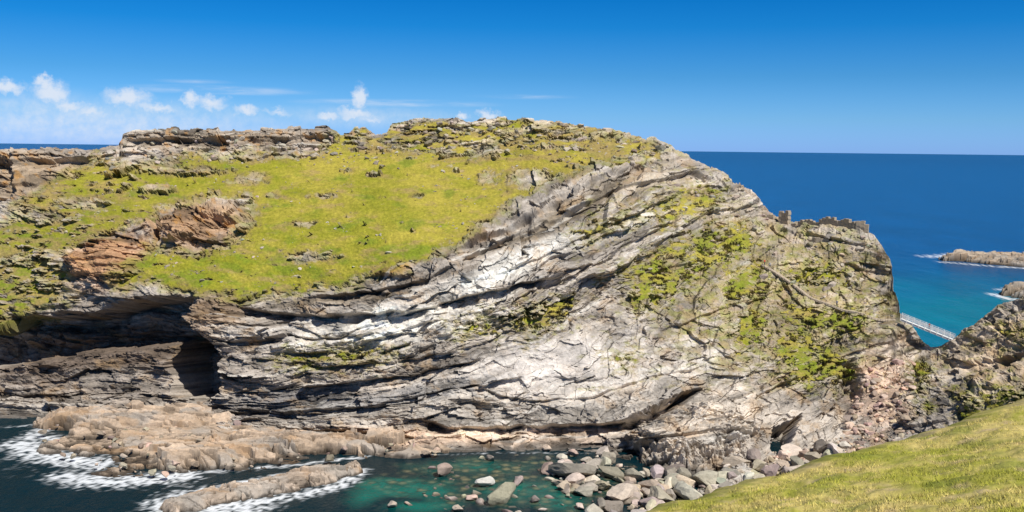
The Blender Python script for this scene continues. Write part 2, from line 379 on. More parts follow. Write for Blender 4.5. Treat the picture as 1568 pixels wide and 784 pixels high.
gc=L3(gc,[.165,.225,.018],0.7*sst(.0,.5,fbm(PX/50,PY/22,5,99)+(0.3*sst(330,420,PY)+0.2*sst(150,60,PX)+0.2*(PX>900))-0.12))
gc=L3(gc,[.36,.255,.10],0.75*sst(.05,.6,fbm(PX/50,PY/14,6,105,.65)+0.3*sst(260,120,PX)+0.25*sst(760,900,PX)*sst(260,230,PY)+.2*sst(260,235,PY)))
gc=L3(gc,[.30,.25,.065],.65*(PX>900)*sst(-.2,.4,fbm(PX/12,PY/8,5,106,.7)))
gc=L3(gc,[.26,.18,.075],.5*sst(12,1,G)*(PX<980))
gc=gc*(1+0.32*gd)[...,None]
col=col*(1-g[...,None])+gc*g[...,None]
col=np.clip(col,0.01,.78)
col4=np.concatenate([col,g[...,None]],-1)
# ---- back slopes and underwater skirt
SP=P[-1].copy();back=[]
nb=40
plat=np.interp(xs,[-300,150,600,950,1060,1200,1400,1700],[60,90,60,40,14,4,2,3])
for k in range(1,nb+1):
    f=k/nb
    q=SP.copy();run=plat*min(1,f*2)+45*max(0,f-.3)
    q[:,1]+=run; q[:,0]+=run*SP[:,0]/SP[:,1]*0.6
    zf=SP[:,2]-plat*0.10*min(1,f*2)-0.3
    q[:,2]=zf*(1-sst(.25,1,f))-4*sst(.25,1,f)-0.0
    q[:,2]=np.where(xs>1050,(SP[:,2]-.3)*(1-f**.7)-4*f,q[:,2])
    amp=min(1,k/4)
    q[:,1]+=amp*2.5*fbm(xs*.155/6,np.full(NC,k*.8),3,7);q[:,2]-=amp*np.abs(fbm(xs*.155/5,np.full(NC,k*.7),3,8))*1.5
    back.append(q)
fr=[];b0=P[0]
for k in range(8,0,-1):
    q=b0.copy();q[:,2]=np.minimum(q[:,2],.5)-k*.6;q[:,1]-=k*.35;fr.append(q)
PA=np.concatenate([np.array(fr),P,np.array(back)],0)
cb=np.broadcast_to(col4[-1][None],(nb,NC,4));cf=np.broadcast_to(col4[0][None],(8,NC,4))
CA=np.concatenate([cf,col4,cb],0)
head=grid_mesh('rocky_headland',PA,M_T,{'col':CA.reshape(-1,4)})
def surf(px,py):
    i=int(np.clip(round((px+260)/1960*(NC-1)),0,NC-1))
    k=int(np.clip(round((py-B[i])/(S[i]-B[i])*(NR-1)),0,NR-1))
    return P[k,i].copy()
# ------------------------------------------------------------------ shore shelves / islets as height fields
def shelf(name,polys,step,seed,dirang=0,tint=(.46,.35,.26),edge=1.0,scale=1.0,rg=1.):
    W=[(np.array([atZ(x,y,0.)[:2] for x,y in pl]),h,sl) for pl,h,sl in polys]
    allp=np.concatenate([w[0] for w in W]);mn=allp.min(0)-4;mx=allp.max(0)+4
    X,Y=np.meshgrid(np.arange(mn[0],mx[0],step),np.arange(mn[1],mx[1],step))
    c_=scale
    nn=fbm(X/9/c_,Y/9/c_,2,seed)*2.0*c_
    Z=np.full(X.shape,-3.)
    a=math.radians(dirang);U=X*math.cos(a)+Y*math.sin(a);V=-X*math.sin(a)+Y*math.cos(a)
    V2=V+fbm(U/15/c_,V/15/c_,2,seed+4)*2*c_
    h1,q1=cells(U/11/c_,V2/3.8/c_,seed+10,.9,.9);h2,q2=cells(U/4.5/c_,V2/1.9/c_,seed+20,1.,.9);h3,q3=cells(U/2/c_,V2/1.0/c_,seed+30,1.0)
    cr=np.abs(fbm(U/11/c_,V2/3.0/c_,3,seed+40));chan=sst(.09,.0,cr)
    for w,h,sl in W:
        d=sdf(X,Y,w)+nn*edge+(q1-.5)*5.5*c_*edge+(q2-.5)*2.6*c_*edge
        z=h*(.42*sst(0,.9*c_,d)+.33*sst(sl*.4,sl*.4+1.*c_,d)+.25*sst(sl,sl+1.*c_,d))+np.clip(d,-3,0)*1.5
        inn=sst(-0.3,1.,d)
        z=z+inn*c_*rg*(1.5*h1+.9*h2+.3*h3-1.5*chan+.06*fbm(X/1.,Y/1.,3,seed+50))*min(1,h/2.2)-.15
        Z=np.maximum(Z,z)
    tn=np.clip(.45*q1+.4*q2+.2*q3+.5*fbm(U/9,V/3,5,seed+6,.55)-.03,0,1)
    cc=L3(np.zeros(X.shape+(3,))+np.array(tint)*.42,np.array(tint)*1.15,tn)
    gm=sst(0,.4,fbm(X/12,Y/6,4,seed+60)+.05);cc=L3(cc,[.34,.315,.28],gm*.6)
    om=sst(.1,.5,fbm(X/8,Y/4,5,seed+70));cc=L3(cc,[.42,.25,.12],om*.45)
    cc=cc*(1-.65*chan[...,None])
    wt=sst(1.1*c_,.2*c_,Z+.5*fbm(X/2,Y/2,3,seed+8));cc=cc*(1-.8*wt[...,None])
    grid_mesh(name,np.stack([X,Y,Z],-1),M_R,{'col':np.concatenate([cc,np.ones(X.shape+(1,))],-1).reshape(-1,4)})
shelf('rock_shelf',[([(66,652),(78,640),(190,632),(335,625),(420,650),(500,668),(640,672),(700,690),(640,697),(560,698),(440,712),(330,720),(250,728),(170,735),(120,726),(165,708),(130,702),(110,690),(60,696),(42,688),(90,674),(140,666)],1.4,5.0),
 ([(75,658),(100,642),(200,636),(330,632),(380,655),(300,662),(200,664),(120,668)],3.0,2.5),
 ([(170,722),(240,704),(300,694),(400,678),(520,676),(620,682),(640,692),(500,700),(380,710),(260,724),(190,730)],2.8,2.0)],.14,400,-8,(.54,.41,.295),.8,1.0)
shelf('rocky_islet',[([(240,780),(290,767),(350,750),(420,737),(500,722),(548,712),(554,724),(505,740),(450,754),(380,764),(320,778),(270,790)],1.7,1.2)],.12,500,22,(.50,.40,.31),.4,.6,1.5)
shelf('rocky_islet',[([(1440,397),(1480,394),(1530,396),(1600,398),(1660,402),(1600,412),(1560,409),(1500,403),(1450,400)],4.2,9.0)],.5,600,0,(.44,.35,.26),.5,1.6)
shelf('rocky_islet',[([(1528,450),(1550,446),(1600,440),(1660,440),(1650,458),(1590,460),(1545,456)],5.2,6.0)],.45,700,0,(.42,.33,.24),.5,1.4)
# ------------------------------------------------------------------ boulders
import bmesh
def rock_template(seed):
    bm=bmesh.new();bmesh.ops.create_icosphere(bm,subdivisions=3,radius=1)
    v=np.array([q.co[:] for q in bm.verts]);f=np.array([[q.index for q in fc.verts] for fc in bm.faces]);bm.free()
    r=np.random.default_rng(seed)
    for _ in range(10):
        n=r.normal(size=3);n/=np.linalg.norm(n);d=r.uniform(.4,.75)
        s=v@n;ex=np.clip(s-d,0,None);v=v-ex[:,None]*n*0.98
    v=v*(1+0.025*r.normal(size=(len(v),1)))*np.array([1.3,1.,.8])
    return v,f
TM=[rock_template(i) for i in range(14)]
def build_boulders(name,items,base=(.5,.43,.36),mat=None):
    Vs=[];Fs=[];Cs=[];o=0
    for (x,y,z,s) in items:
        v,f=TM[rng.integers(14)]
        a=rng.uniform(0,6.28);b_=rng.normal()*.4
        Rz=np.array([[math.cos(a),-math.sin(a),0],[math.sin(a),math.cos(a),0],[0,0,1]])
        Rx=np.array([[1,0,0],[0,math.cos(b_),-math.sin(b_)],[0,math.sin(b_),math.cos(b_)]])
        w=(v*rng.uniform(.7,1.35,3))@Rx.T@Rz.T*s+np.array([x,y,z])
        tone=rng.uniform(.45,1.2);c=np.array(base)*tone*(1+rng.normal(size=3)*.05)
        cc=np.broadcast_to(c,(len(w),3)).copy();wt=sst(.5,.05,w[:,2]);cc*=(1-.75*wt)[:,None]
        Vs.append(w);Fs.append(f+o);Cs.append(np.concatenate([np.clip(cc,0,.75),np.ones((len(w),1))],1));o+=len(w)
    raw_mesh(name,np.concatenate(Vs),np.concatenate(Fs),mat or M_R,{'col':np.concatenate(Cs)})
items=[]
def inpoly(x,y,p): return sdf(np.array([float(x)]),np.array([float(y)]),p)[0]>0
for (x,y,s) in [(875,732,44),(905,722,28),(928,708,26),(935,730,32),(842,722,24),(880,698,18),(770,768,36),(795,740,20),(678,728,22),(742,744,20),(752,705,15),(835,690,15),(820,768,14),(952,768,36),(990,750,28),(975,735,22),(1010,768,32),(1040,748,30),(903,754,22),(600,776,13),(700,782,16),(855,744,20),(920,750,24),(590,694,10),(1000,782,24),(940,784,28),(1085,746,36),(1125,738,30),(1060,768,38),(1105,760,32),(1155,735,32),(1030,728,26),(720,765,14),(1190,725,28),(1230,712,26),(1180,745,28)]:
    p=atZ(x,y,0.);items.append((p[0],p[1],s*.032,s*.128*.62))
zone=[(835,700),(925,690),(960,722),(1060,738),(1180,708),(1290,700),(1320,740),(1200,800),(960,830),(900,790),(850,745)]
zone2=[(640,700),(830,695),(900,800),(600,800)]
n=0
while n<620:
    x,y=rng.uniform(600,1320),rng.uniform(688,830)
    if inpoly(x,y,zone):
        p=atZ(x,y,0.);s=.25+1.7*rng.random()**2.6;zz=0.2 if x<980 else .45+ (x-980)*.006
        items.append((p[0],p[1],zz*s,s));n+=1
    elif inpoly(x,y,zone2) and rng.random()<.17:
        p=atZ(x,y,0.);s=.3+1.1*rng.random()**2;items.append((p[0],p[1],-.3*s,s));n+=1
build_boulders('boulders',items,(.56,.48,.39))
sc=[]
gp=[(1320,565),(1400,548),(1400,600),(1395,660),(1330,700),(1260,710),(1150,735),(1180,705),(1290,670)]
n=0
while n<420:
    x,y=rng.uniform(1150,1400),rng.uniform(545,735)
    if inpoly(x,y,gp):
        p=surf(x,y);s=.2+.9*rng.random()**3;sc.append((p[0],p[1]-.1,p[2]+.1*s,s));n+=1
build_boulders('scree_rocks',sc,(.60,.45,.34))
sb_=[]
for _ in range(170):
    x,y=rng.uniform(60,680),rng.uniform(634,730)
    lo=np.interp(x,[60,340,440,680],[640,636,655,676]);hi=np.interp(x,[60,130,170,330,440,560,680],[690,705,735,722,712,700,697])
    if lo<y<hi:
        p=atZ(x,y,1.2);sb_.append((p[0],p[1],p[2]+.1,.25+.9*rng.random()**2.5))
build_boulders('shelf_rocks',sb_,(.48,.38,.29))
ts=[]
for _ in range(2600):
    x,y=rng.uniform(0,1000),rng.uniform(225,440)
    i=int((x+260)/1960*(NC-1));k=int(np.clip((y-B[i])/(S[i]-B[i])*(NR-1),0,NR-1))
    if g[k,i]>.9 and fbm(np.array([x/60.]),np.array([y/20.]),3,131)[0]+(.25 if x<330 else 0)+(.25 if y<260 else 0)>.25:
        p=P[k,i];ts.append((p[0],p[1],p[2],.12+.5*rng.random()**3))
for _ in range(420):
    x=rng.uniform(150,1040);i=int((x+260)/1960*(NC-1));dy=6+rng.random()**1.2*48
    p=surf(x,S[i]+dy)
    ts.append((p[0],p[1],p[2]+.1,.25+1.1*rng.random()**2.8))
for _ in range(260):
    x=rng.uniform(1040,1370);i=int((x+260)/1960*(NC-1));dy=6+rng.random()**1.5*110
    p=surf(x,S[i]+dy+2);ts.append((p[0],p[1],p[2]+.05,.25+.9*rng.random()**3))
p=surf(480,243);ts.append((p[0],p[1],p[2]+.4,1.3))
build_boulders('turf_stones',ts,(.47,.40,.31))
# ------------------------------------------------------------------ foreground hillside
hc=[(900,815,44),(980,786,50),(1100,756,55),(1250,714,60),(1400,670,66),(1568,620,72),(1800,548,84),(1250,800,38),(1568,784,33),(1000,1000,20),(1568,1000,17),(1900,800,32),(700,900,34),(700,1100,14),(1900,1100,12),(600,1000,26)]
hc=np.array(hc,float);HT=TPS(hc[:,:2],hc[:,2],lam=1e-3)
hx=np.linspace(560,1900,800);ed=np.interp(hx,[560,800,900,980,1100,1250,1400,1568,1800,1900],[905,845,816,788,757,714,669,620,548,515])
ht=np.linspace(0,1,420)[:,None];HX=np.broadcast_to(hx[None],(420,800)).copy();HY=1100+(ed-1100)[None]*ht
HP=atY(HX,HY,HT(HX,HY).astype(float))
hn=.45*fbm(HP[...,0]/5,HP[...,1]/5,4,151)+.10*fbm(HP[...,0]/.8,HP[...,1]/.8,3,152)
HP[...,2]+=hn
bk=[]
for k in range(1,30):
    q=HP[-1].copy();q[:,1]+=k*1.6;q[:,0]-=k*.2;q[:,2]-=.35*k*1.6+.02*(k*1.6)**2-.0
    q[:,2]+=.5*fbm(q[:,0]/4,q[:,1]/4,3,153)*min(1,k/3);bk.append(q)
fr=[]
for k in range(12,0,-1):
    q=HP[0].copy();q[:,1]-=k*3.;q[:,2]+=(63.2-q[:,2])*min(1,k/9.);fr.append(q)
HA=np.concatenate([np.array(fr),HP,np.array(bk)],0)
def grasscol(X,Y):
    a=fbm(X/9,Y/9,4,161);b_=fbm(X/1.2,Y/1.2,4,162,.7)
    c_=L3(np.zeros(X.shape+(3,))+np.array([.35,.345,.05]),[.58,.47,.16],sst(-.5,.5,a+.7*b_))
    c_=L3(c_,[.19,.23,.03],.65*sst(.1,.6,fbm(X/4,Y/4,4,163)+.4*b_))
    c_=L3(c_,[.60,.45,.26],.7*sst(.2,.75,fbm(X/2.2,Y/2.2,4,164)+.2*a))
    return c_
hcx=grasscol(HA[...,0],HA[...,1])*.9
M_T2=terrain_mat('hillside_turf',amp=1.3,bump=.10)
grid_mesh('grassy_hillside',HA,M_T2,{'col':np.concatenate([hcx,np.ones(hcx.shape[:2]+(1,))],-1).reshape(-1,4)},True)
nb_=170000
ii=(5+(len(HP)-7)*rng.random(nb_)**.75).astype(int);jj=rng.integers(230,798,nb_)
bpz=HP[ii,jj]+np.stack([rng.uniform(-.1,.1,nb_),rng.uniform(-.15,.15,nb_),np.zeros(nb_)],-1)
dens=fbm(bpz[:,0]/2.5,bpz[:,1]/2.5,3,171);keep=dens>-.2;bpz=bpz[keep];nb_=len(bpz)
hh=(.04+.15*rng.random(nb_)**1.8)*(1+1.2*dens[keep]);an=rng.normal(size=nb_)*.7;wd=.012+.02*rng.random(nb_)
dx=np.stack([np.cos(an),np.sin(an),0*an],-1)*wd[:,None]
ln=rng.normal(size=(nb_,3))*.5*hh[:,None];ln[:,1]+=hh*.5;ln[:,2]=hh;bpz[:,2]-=.02
V=np.stack([bpz-dx,bpz+dx,bpz+ln],1).reshape(-1,3);Q=np.arange(nb_*3).reshape(-1,3)
bc=grasscol(bpz[:,0],bpz[:,1])*rng.uniform(.5,1.35,(nb_,1));bc=np.repeat(np.concatenate([bc,np.ones((nb_,1))],1),3,0)
raw_mesh('grass_tufts',V,Q,M_T2,{'col':np.clip(bc,0,.8)})
# ------------------------------------------------------------------ sea
gx=np.concatenate([-np.geomspace(40000,205,60),np.arange(-200,300,.6),np.geomspace(305,40000,60)])
gy=np.concatenate([-np.geomspace(3000,10,20),np.arange(0,150,8.),np.arange(150,275,.5),np.arange(276,800,4.),np.geomspace(810,60000,120)])
X,Y=np.meshgrid(gx,gy)
sea=np.zeros(X.shape+(3,))+np.array([.0,.068,.205])
far=sst(1500,9000,Y);sea=sea*(1-far[...,None])+np.array([.0,.050,.155])*far[...,None]
nz=fbm(X/60,Y/60,4,201)
tq=np.exp(-(((X-190)/140)**2+((Y-380)/130)**2))*(1+.4*nz);tq=np.clip(tq,0,1)
sea=L3(sea,[.0,.18,.22],tq*.9)
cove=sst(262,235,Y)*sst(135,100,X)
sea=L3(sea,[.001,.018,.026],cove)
n2=fbm(X/9,Y/9,4,203)
def wb(px,py,rx,ry):
    c0=atZ(px,py,0.);kx=c0[1]/FO;ky=c0[1]**2/(FO*CAMZ)
    return np.clip(1-np.sqrt(((X-c0[0])/(rx*kx))**2+((Y-c0[1])/(ry*ky))**2)+n2*.35,0,1)
em=np.maximum.reduce([wb(610,745,75,20),wb(560,760,50,25)*.6,wb(660,750,60,25)*.8,wb(850,765,60,25)*.7,wb(720,715,120,18)*.5,wb(640,775,90,15)*.6,wb(800,750,120,30)*.6])
sea=L3(sea,[.004,.13,.10],sst(0.0,.55,em)*cove)
shal=np.maximum(wb(830,740,230,55),wb(740,735,200,45));shal=sst(0.05,.5,shal)*cove
fn=fbm(X/1.6,Y/1.6,4,205,.65)+.35*fbm(X/.7,Y/.7,2,207)
def fl(pts,wd,k):
    W_=np.array([atZ(x,y,0.)[:2] for x,y in pts]);d=np.full(X.shape,1e9)
    for (ax,ay),(bx_,by_) in zip(W_[:-1],W_[1:]):
        ex,ey=bx_-ax,by_-ay;t_=np.clip(((X-ax)*ex+(Y-ay)*ey)/(ex*ex+ey*ey+1e-9),0,1)
        d=np.minimum(d,np.hypot(X-ax-t_*ex,Y-ay-t_*ey))
    return k*np.clip(1-d/wd,0,1)
fo=np.maximum.reduce([fl([(30,680),(60,694),(120,706),(150,710)],7,1.2),fl([(70,655),(45,670),(90,672)],4.5,.9),fl([(100,730),(150,738),(220,735),(280,729)],6.5,1.1),
 fl([(300,724),(440,713),(560,699)],2.4,.7),
 fl([(270,772),(300,762),(330,772),(380,770)],9,1.3),fl([(380,770),(460,758),(520,744),(550,722)],4,.95),fl([(290,757),(380,738),(440,728)],3.,.85),fl([(0,655),(60,650)],2,.5),fl([(640,697),(760,694),(900,694)],1.2,.5),
 fl([(1425,393),(1470,390),(1568,392)],14,1.0),fl([(1440,401),(1500,406),(1600,413)],8,.8),fl([(1520,450),(1545,458),(1600,462)],6,1.0),fl([(1530,444),(1570,438)],5,.8)])
foam=sst(.26,.75,fo*(.72+1.1*fn))
lace=sst(.86,1.0,1-np.abs(fbm(X/5,Y/5,4,211))*2.2)*sst(0,.5,fo+0.25*wb(60,700,140,40)+.3*wb(330,755,130,30))
foam=np.clip(np.maximum(foam,lace*.7),0,1)
Z=np.zeros(X.shape)
m,nt,b=newmat('sea_water');L=nt.links
at=N(nt,'ShaderNodeAttribute',attribute_name='col');fa=N(nt,'ShaderNodeAttribute',attribute_name='foam');sh=N(nt,'ShaderNodeAttribute',attribute_name='shallow')
geo=N(nt,'ShaderNodeNewGeometry')
vo=N(nt,'ShaderNodeTexVoronoi');setin(vo,Scale=.5,Randomness=1.0)
nd=N(nt,'ShaderNodeTexNoise');setin(nd,Scale=.8,Detail=4.0)
L.new(geo.outputs['Position'],nd.inputs['Vector'])
va=N(nt,'ShaderNodeVectorMath',operation='ADD');L.new(geo.outputs['Position'],va.inputs[0]);L.new(nd.outputs['Color'],va.inputs[1]);L.new(va.outputs[0],vo.inputs['Vector'])
rp=N(nt,'ShaderNodeValToRGB');rp.color_ramp.elements[0].color=(.20,.18,.10,1);rp.color_ramp.elements[1].color=(.012,.05,.04,1);rp.color_ramp.elements[0].position=.15;rp.color_ramp.elements[1].position=.6
L.new(vo.outputs['Distance'],rp.inputs[0])
vm=N(nt,'ShaderNodeSeparateColor');L.new(vo.outputs['Color'],vm.inputs[0])
sf=math_(nt,'MULTIPLY',sh.outputs['Fac'],math_(nt,'MULTIPLY',vm.outputs[0],.95))
m1=N(nt,'ShaderNodeMix',data_type='RGBA');L.new(sf,m1.inputs[0]);L.new(at.outputs['Color'],m1.inputs[6]);L.new(rp.outputs[0],m1.inputs[7])
nl=N(nt,'ShaderNodeTexNoise');setin(nl,Scale=.02,Detail=8.0,Roughness=.7)
mpn=N(nt,'ShaderNodeVectorMath',operation='MULTIPLY');mpn.inputs[1].default_value=(1,.35,1);L.new(geo.outputs['Position'],mpn.inputs[0]);L.new(mpn.outputs[0],nl.inputs['Vector'])
vs=N(nt,'ShaderNodeVectorMath',operation='SCALE');L.new(m1.outputs[2],vs.inputs[0]);L.new(math_(nt,'MULTIPLY_ADD',nl.outputs['Fac'],1.3,.35),vs.inputs['Scale'])
m2=N(nt,'ShaderNodeMix',data_type='RGBA');L.new(fa.outputs['Fac'],m2.inputs[0]);L.new(vs.outputs[0],m2.inputs[6]);m2.inputs[7].default_value=(.8,.83,.85,1)
L.new(m2.outputs[2],b.inputs['Base Color']);setin(b,Roughness=.25);b.inputs['Specular IOR Level'].default_value=.18
w1_=N(nt,'ShaderNodeTexNoise');setin(w1_,Scale=.9,Detail=5.0,Roughness=.6);w2_=N(nt,'ShaderNodeTexNoise');setin(w2_,Scale=.12,Detail=6.0,Roughness=.6)
L.new(geo.outputs['Position'],w1_.inputs['Vector']);L.new(mpn.outputs[0],w2_.inputs['Vector'])
hs=math_(nt,'ADD',math_(nt,'MULTIPLY',w1_.outputs['Fac'],.25),math_(nt,'MULTIPLY',w2_.outputs['Fac'],1.4))
bp_=N(nt,'ShaderNodeBump');setin(bp_,Strength=.8,Distance=1.0);L.new(hs,bp_.inputs['Height']);L.new(bp_.outputs[0],b.inputs['Normal'])
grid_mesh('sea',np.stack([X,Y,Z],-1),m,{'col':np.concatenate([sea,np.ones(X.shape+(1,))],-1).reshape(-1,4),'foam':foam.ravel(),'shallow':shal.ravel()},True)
# ------------------------------------------------------------------ built things
def box(bm,c,s,R=None):
    r=bmesh.ops.create_cube(bm,size=1)['verts']
    for v in r:
        q=Vector((v.co.x*s[0],v.co.y*s[1],v.co.z*s[2]))
        if R is not None:q=R@q
        v.co=q+Vector(c)
def beam(bm,a,b_,w,h):
    a=Vector(a);b_=Vector(b_);d=b_-a
    if d.length<1e-6:return
    R=d.to_track_quat('X','Z').to_matrix();box(bm,(a+b_)/2,(d.length,w,h),R)
def part(bm,name,mat,parent=None):
    me=bpy.data.meshes.new(name);bm.to_mesh(me);bm.free();me.materials.append(mat)
    ob=bpy.data.objects.new(name,me);bpy.context.scene.collection.objects.link(ob)
    if parent:ob.parent=parent
    return ob
def empty(name):
    e=bpy.data.objects.new(name,None);bpy.context.scene.collection.objects.link(e);return e
M_W=plain_mat('white_painted_timber',(.78,.78,.76),.5,.12);M_S=plain_mat('ruin_masonry',(.45,.37,.27),.9,.5,3.);M_D=plain_mat('weathered_timber',(.35,.32,.28),.8,.3)
br=empty('footbridge');a=Vector(atY(1380,488,243.));b_=Vector(atY(1462,521,236.))
d=(b_-a);L_=d.length;dn=d.normalized();side=dn.cross(Vector((0,0,1))).normalized()
bm=bmesh.new();beam(bm,a,b_,1.8,.16)
for s_ in(-.8,.8): beam(bm,a+side*s_-Vector((0,0,.25)),b_+side*s_-Vector((0,0,.25)),.15,.3)
part(bm,'deck',M_W,br)
bm=bmesh.new()
for s_ in(-.95,.95):
    for hz in(.4,.7,1.0,1.3): beam(bm,a+side*s_+Vector((0,0,hz)),b_+side*s_+Vector((0,0,hz)),.08,.1)
    k=0
    while k<=L_:
        p=a+dn*k+side*s_;beam(bm,p-Vector((0,0,.3)),p+Vector((0,0,1.4)),.12,.12);k+=1.5
part(bm,'railings',M_W,br)
def ruin(pts,name,hmin,hmax,thick=1.1,seed=1):
    r=random.Random(seed);bm=bmesh.new()
    W_=[Vector(surf(x,y)) for x,y in pts];hh=hmin
    for p,q in zip(W_[:-1],W_[1:]):
        L_=(q-p).length;n_=max(1,int(L_/.9))
        for k in range(n_):
            c_=p.lerp(q,(k+.5)/n_);hh=max(hmin*.5,min(hmax,hh+r.uniform(-.9,.9)))
            if r.random()<.08:continue
            zz=-2.0
            while zz<hh:
                e=.42;R=Matrix.Rotation(math.atan2(q.y-p.y,q.x-p.x)+r.uniform(-.05,.05),3,'Z')
                box(bm,c_+Vector((r.uniform(-.06,.06),r.uniform(-.1,.1)+.3,zz+e/2)),(L_/n_*r.uniform(.85,1.05),thick*r.uniform(.85,1.1),e*.97),R);zz+=e
    return part(bm,name,M_S)
ruin([(1214,343),(1240,345),(1262,345),(1290,347),(1312,352),(1330,357)],'ruined_castle_wall',.4,2.0,1.1,3)
ruin([(1168,330),(1174,332),(1186,336)],'ruined_castle_wall',.8,3.6,1.2,5)
ruin([(1194,338),(1199,339),(1208,341)],'ruined_castle_wall',3.4,5.6,1.3,9)
ruin([(1308,352),(1324,356)],'ruined_castle_wall',2.2,3.4,1.3,12)
ruin([(1225,366),(1250,372),(1270,370)],'ruined_castle_wall',.5,1.3,.9,22)
pth=[(1166,404),(1180,414),(1200,428),(1222,444),(1240,458),(1262,466),(1290,474),(1320,482),(1352,488),(1382,490)]
pw=[]
for (x0,y0),(x1,y1) in zip(pth[:-1],pth[1:]):
    for k in range(6): pw.append(Vector(surf(x0+(x1-x0)*k/6,y0+(y1-y0)*k/6)))
pw=[sum((pw[min(max(i+o_,0),len(pw)-1)] for o_ in range(-2,3)),Vector())/5+Vector((0,-.25,.3)) for i in range(len(pw))]
bm=bmesh.new()
for p,q in zip(pw[:-1],pw[1:]):
    n_=4
    for k in range(n_):
        c_=p.lerp(q,(k+.5)/n_);ang=math.atan2(q.y-p.y,q.x-p.x)+random.uniform(-.1,.1)
        box(bm,c_-Vector((0,0,.22)),((q-p).length/n_*1.02,random.uniform(.9,1.3),.5),Matrix.Rotation(ang,3,'Z'))
part(bm,'stone_steps',plain_mat('step_stone',(.52,.43,.32),.9,.4,2.))
bm=bmesh.new()
for i,(p,q) in enumerate(zip(pw[:-1],pw[1:])):
    o_=Vector((0,-.5,0))
    beam(bm,p+o_+Vector((0,0,1.05)),q+o_+Vector((0,0,1.05)),.035,.035)
    if i%2==0: beam(bm,p+o_,p+o_+Vector((0,0,1.1)),.05,.05)
part(bm,'path_handrail',M_D)
# ------------------------------------------------------------------ people
def person(loc,face,shirt,stride=.2):
    V=[(0,0,.95),(0,0,1.15),(0,0,1.4),(0,0,1.5),(0,.02,1.66),(.19,0,1.4),(.25,.03,1.13),(.24,.15,.92),(-.19,0,1.4),(-.25,-.03,1.13),(-.23,.08,.9),(.1,0,.9),(.11,stride*.6,.5),(.11,stride*.5,.06),(.11,stride*.5+.15,.04),(-.1,0,.9),(-.11,-stride*.3,.5),(-.11,-stride,.06),(-.11,-stride+.15,.04),(0,.01,1.58)]
    E=[(0,1),(1,2),(2,3),(3,19),(19,4),(2,5),(5,6),(6,7),(2,8),(8,9),(9,10),(0,11),(11,12),(12,13),(13,14),(0,15),(15,16),(16,17),(17,18)]
    Rr=[.15,.14,.15,.06,.1,.07,.05,.04,.07,.05,.04,.1,.07,.045,.04,.1,.07,.045,.04,.095]
    me=bpy.data.meshes.new('walker');me.from_pydata(V,E,[]);ob=bpy.data.objects.new('walker',me);bpy.context.scene.collection.objects.link(ob)
    md=ob.modifiers.new('s','SKIN')
    for i,r in enumerate(Rr): me.skin_vertices[0].data[i].radius=(r,r*.8 if i<3 else r);me.skin_vertices[0].data[i].use_root=(i==0)
    ob.modifiers.new('u','SUBSURF').levels=1
    dg=bpy.context.evaluated_depsgraph_get();m2=bpy.data.meshes.new_from_object(ob.evaluated_get(dg));ob.modifiers.clear();ob.data=m2;m2.materials.clear()
    for nm,c_ in(('shirt',shirt),('trousers',(.05,.06,.1)),('skin',(.5,.32,.24)),('hair',(.06,.04,.02))): m2.materials.append(plain_mat(nm,c_,.8,.1))
    for p in m2.polygons:
        z=p.center.z;x=abs(p.center.x);p.material_index=3 if z>1.68 else 2 if z>1.47 or(x>.2 and z<1.15) else 0 if z>.93 else 1
        p.use_smooth=True
    ob.location=loc;ob.rotation_euler[2]=face
person(pw[2]+Vector((0,0,.03)),.8,(.75,.04,.03));person(pw[5]+Vector((.1,0,.03)),2.2,(.7,.7,.7),.3);person(pw[34]+Vector((0,0,.03)),-1.5,(.1,.2,.5));person(a+dn*7+Vector((0,0,.08)),-1.4,(.6,.1,.08))
# ------------------------------------------------------------------ light
EL,AZ=math.radians(55),math.radians(142)
w=bpy.data.worlds.new("World");bpy.context.scene.world=w;w.use_nodes=True;w.name='sky';nt=w.node_tree;nt.nodes.clear();L=nt.links
wo=N(nt,'ShaderNodeOutputWorld');bg=N(nt,'ShaderNodeBackground');L.new(bg.outputs[0],wo.inputs[0]);bg.inputs[1].default_value=.1
sk=N(nt,'ShaderNodeTexSky',sky_type='NISHITA',sun_disc=False,sun_elevation=EL,sun_rotation=AZ,altitude=60,air_density=1.0,dust_density=.3,ozone_density=3.0)
tc=N(nt,'ShaderNodeTexCoord');sp=N(nt,'ShaderNodeSeparateXYZ');L.new(tc.outputs['Generated'],sp.inputs[0])
az=math_(nt,'ARCTAN2',sp.outputs[0],sp.outputs[1]);el=math_(nt,'ARCSINE',sp.outputs[2])
tr=N(nt,'ShaderNodeValToRGB');e=tr.color_ramp.elements   # values halved, doubled again below
e[0].position=0.0;e[0].color=(.20,.395,.98,1);e[1].position=1.0;e[1].color=(.17,.21,.26,1)
for ps,cc_ in((.05,(.165,.36,.72,1)),(.12,(.085,.28,.55,1)),(.2,(.018,.23,.50,1)),(.28,(.001,.19,.45,1)),(.4,(.05,.16,.33,1))):
    q=e.new(ps);q.color=cc_
L.new(math_(nt,'DIVIDE',el,.6),tr.inputs[0])
t2=N(nt,'ShaderNodeVectorMath',operation='SCALE');L.new(tr.outputs[0],t2.inputs[0]);t2.inputs['Scale'].default_value=2.0
mu=N(nt,'ShaderNodeMix',data_type='RGBA',blend_type='MULTIPLY');mu.inputs[0].default_value=1;L.new(sk.outputs[0],mu.inputs[6]);L.new(t2.outputs[0],mu.inputs[7])
cv=N(nt,'ShaderNodeCombineXYZ');L.new(az,cv.inputs[0]);L.new(el,cv.inputs[1])
nz1=N(nt,'ShaderNodeTexNoise');setin(nz1,Scale=90.,Detail=8.,Roughness=.65);L.new(cv.outputs[0],nz1.inputs['Vector'])
sb=N(nt,'ShaderNodeVectorMath',operation='SUBTRACT');L.new(nz1.outputs['Color'],sb.inputs[0]);sb.inputs[1].default_value=(.5,.5,.5)
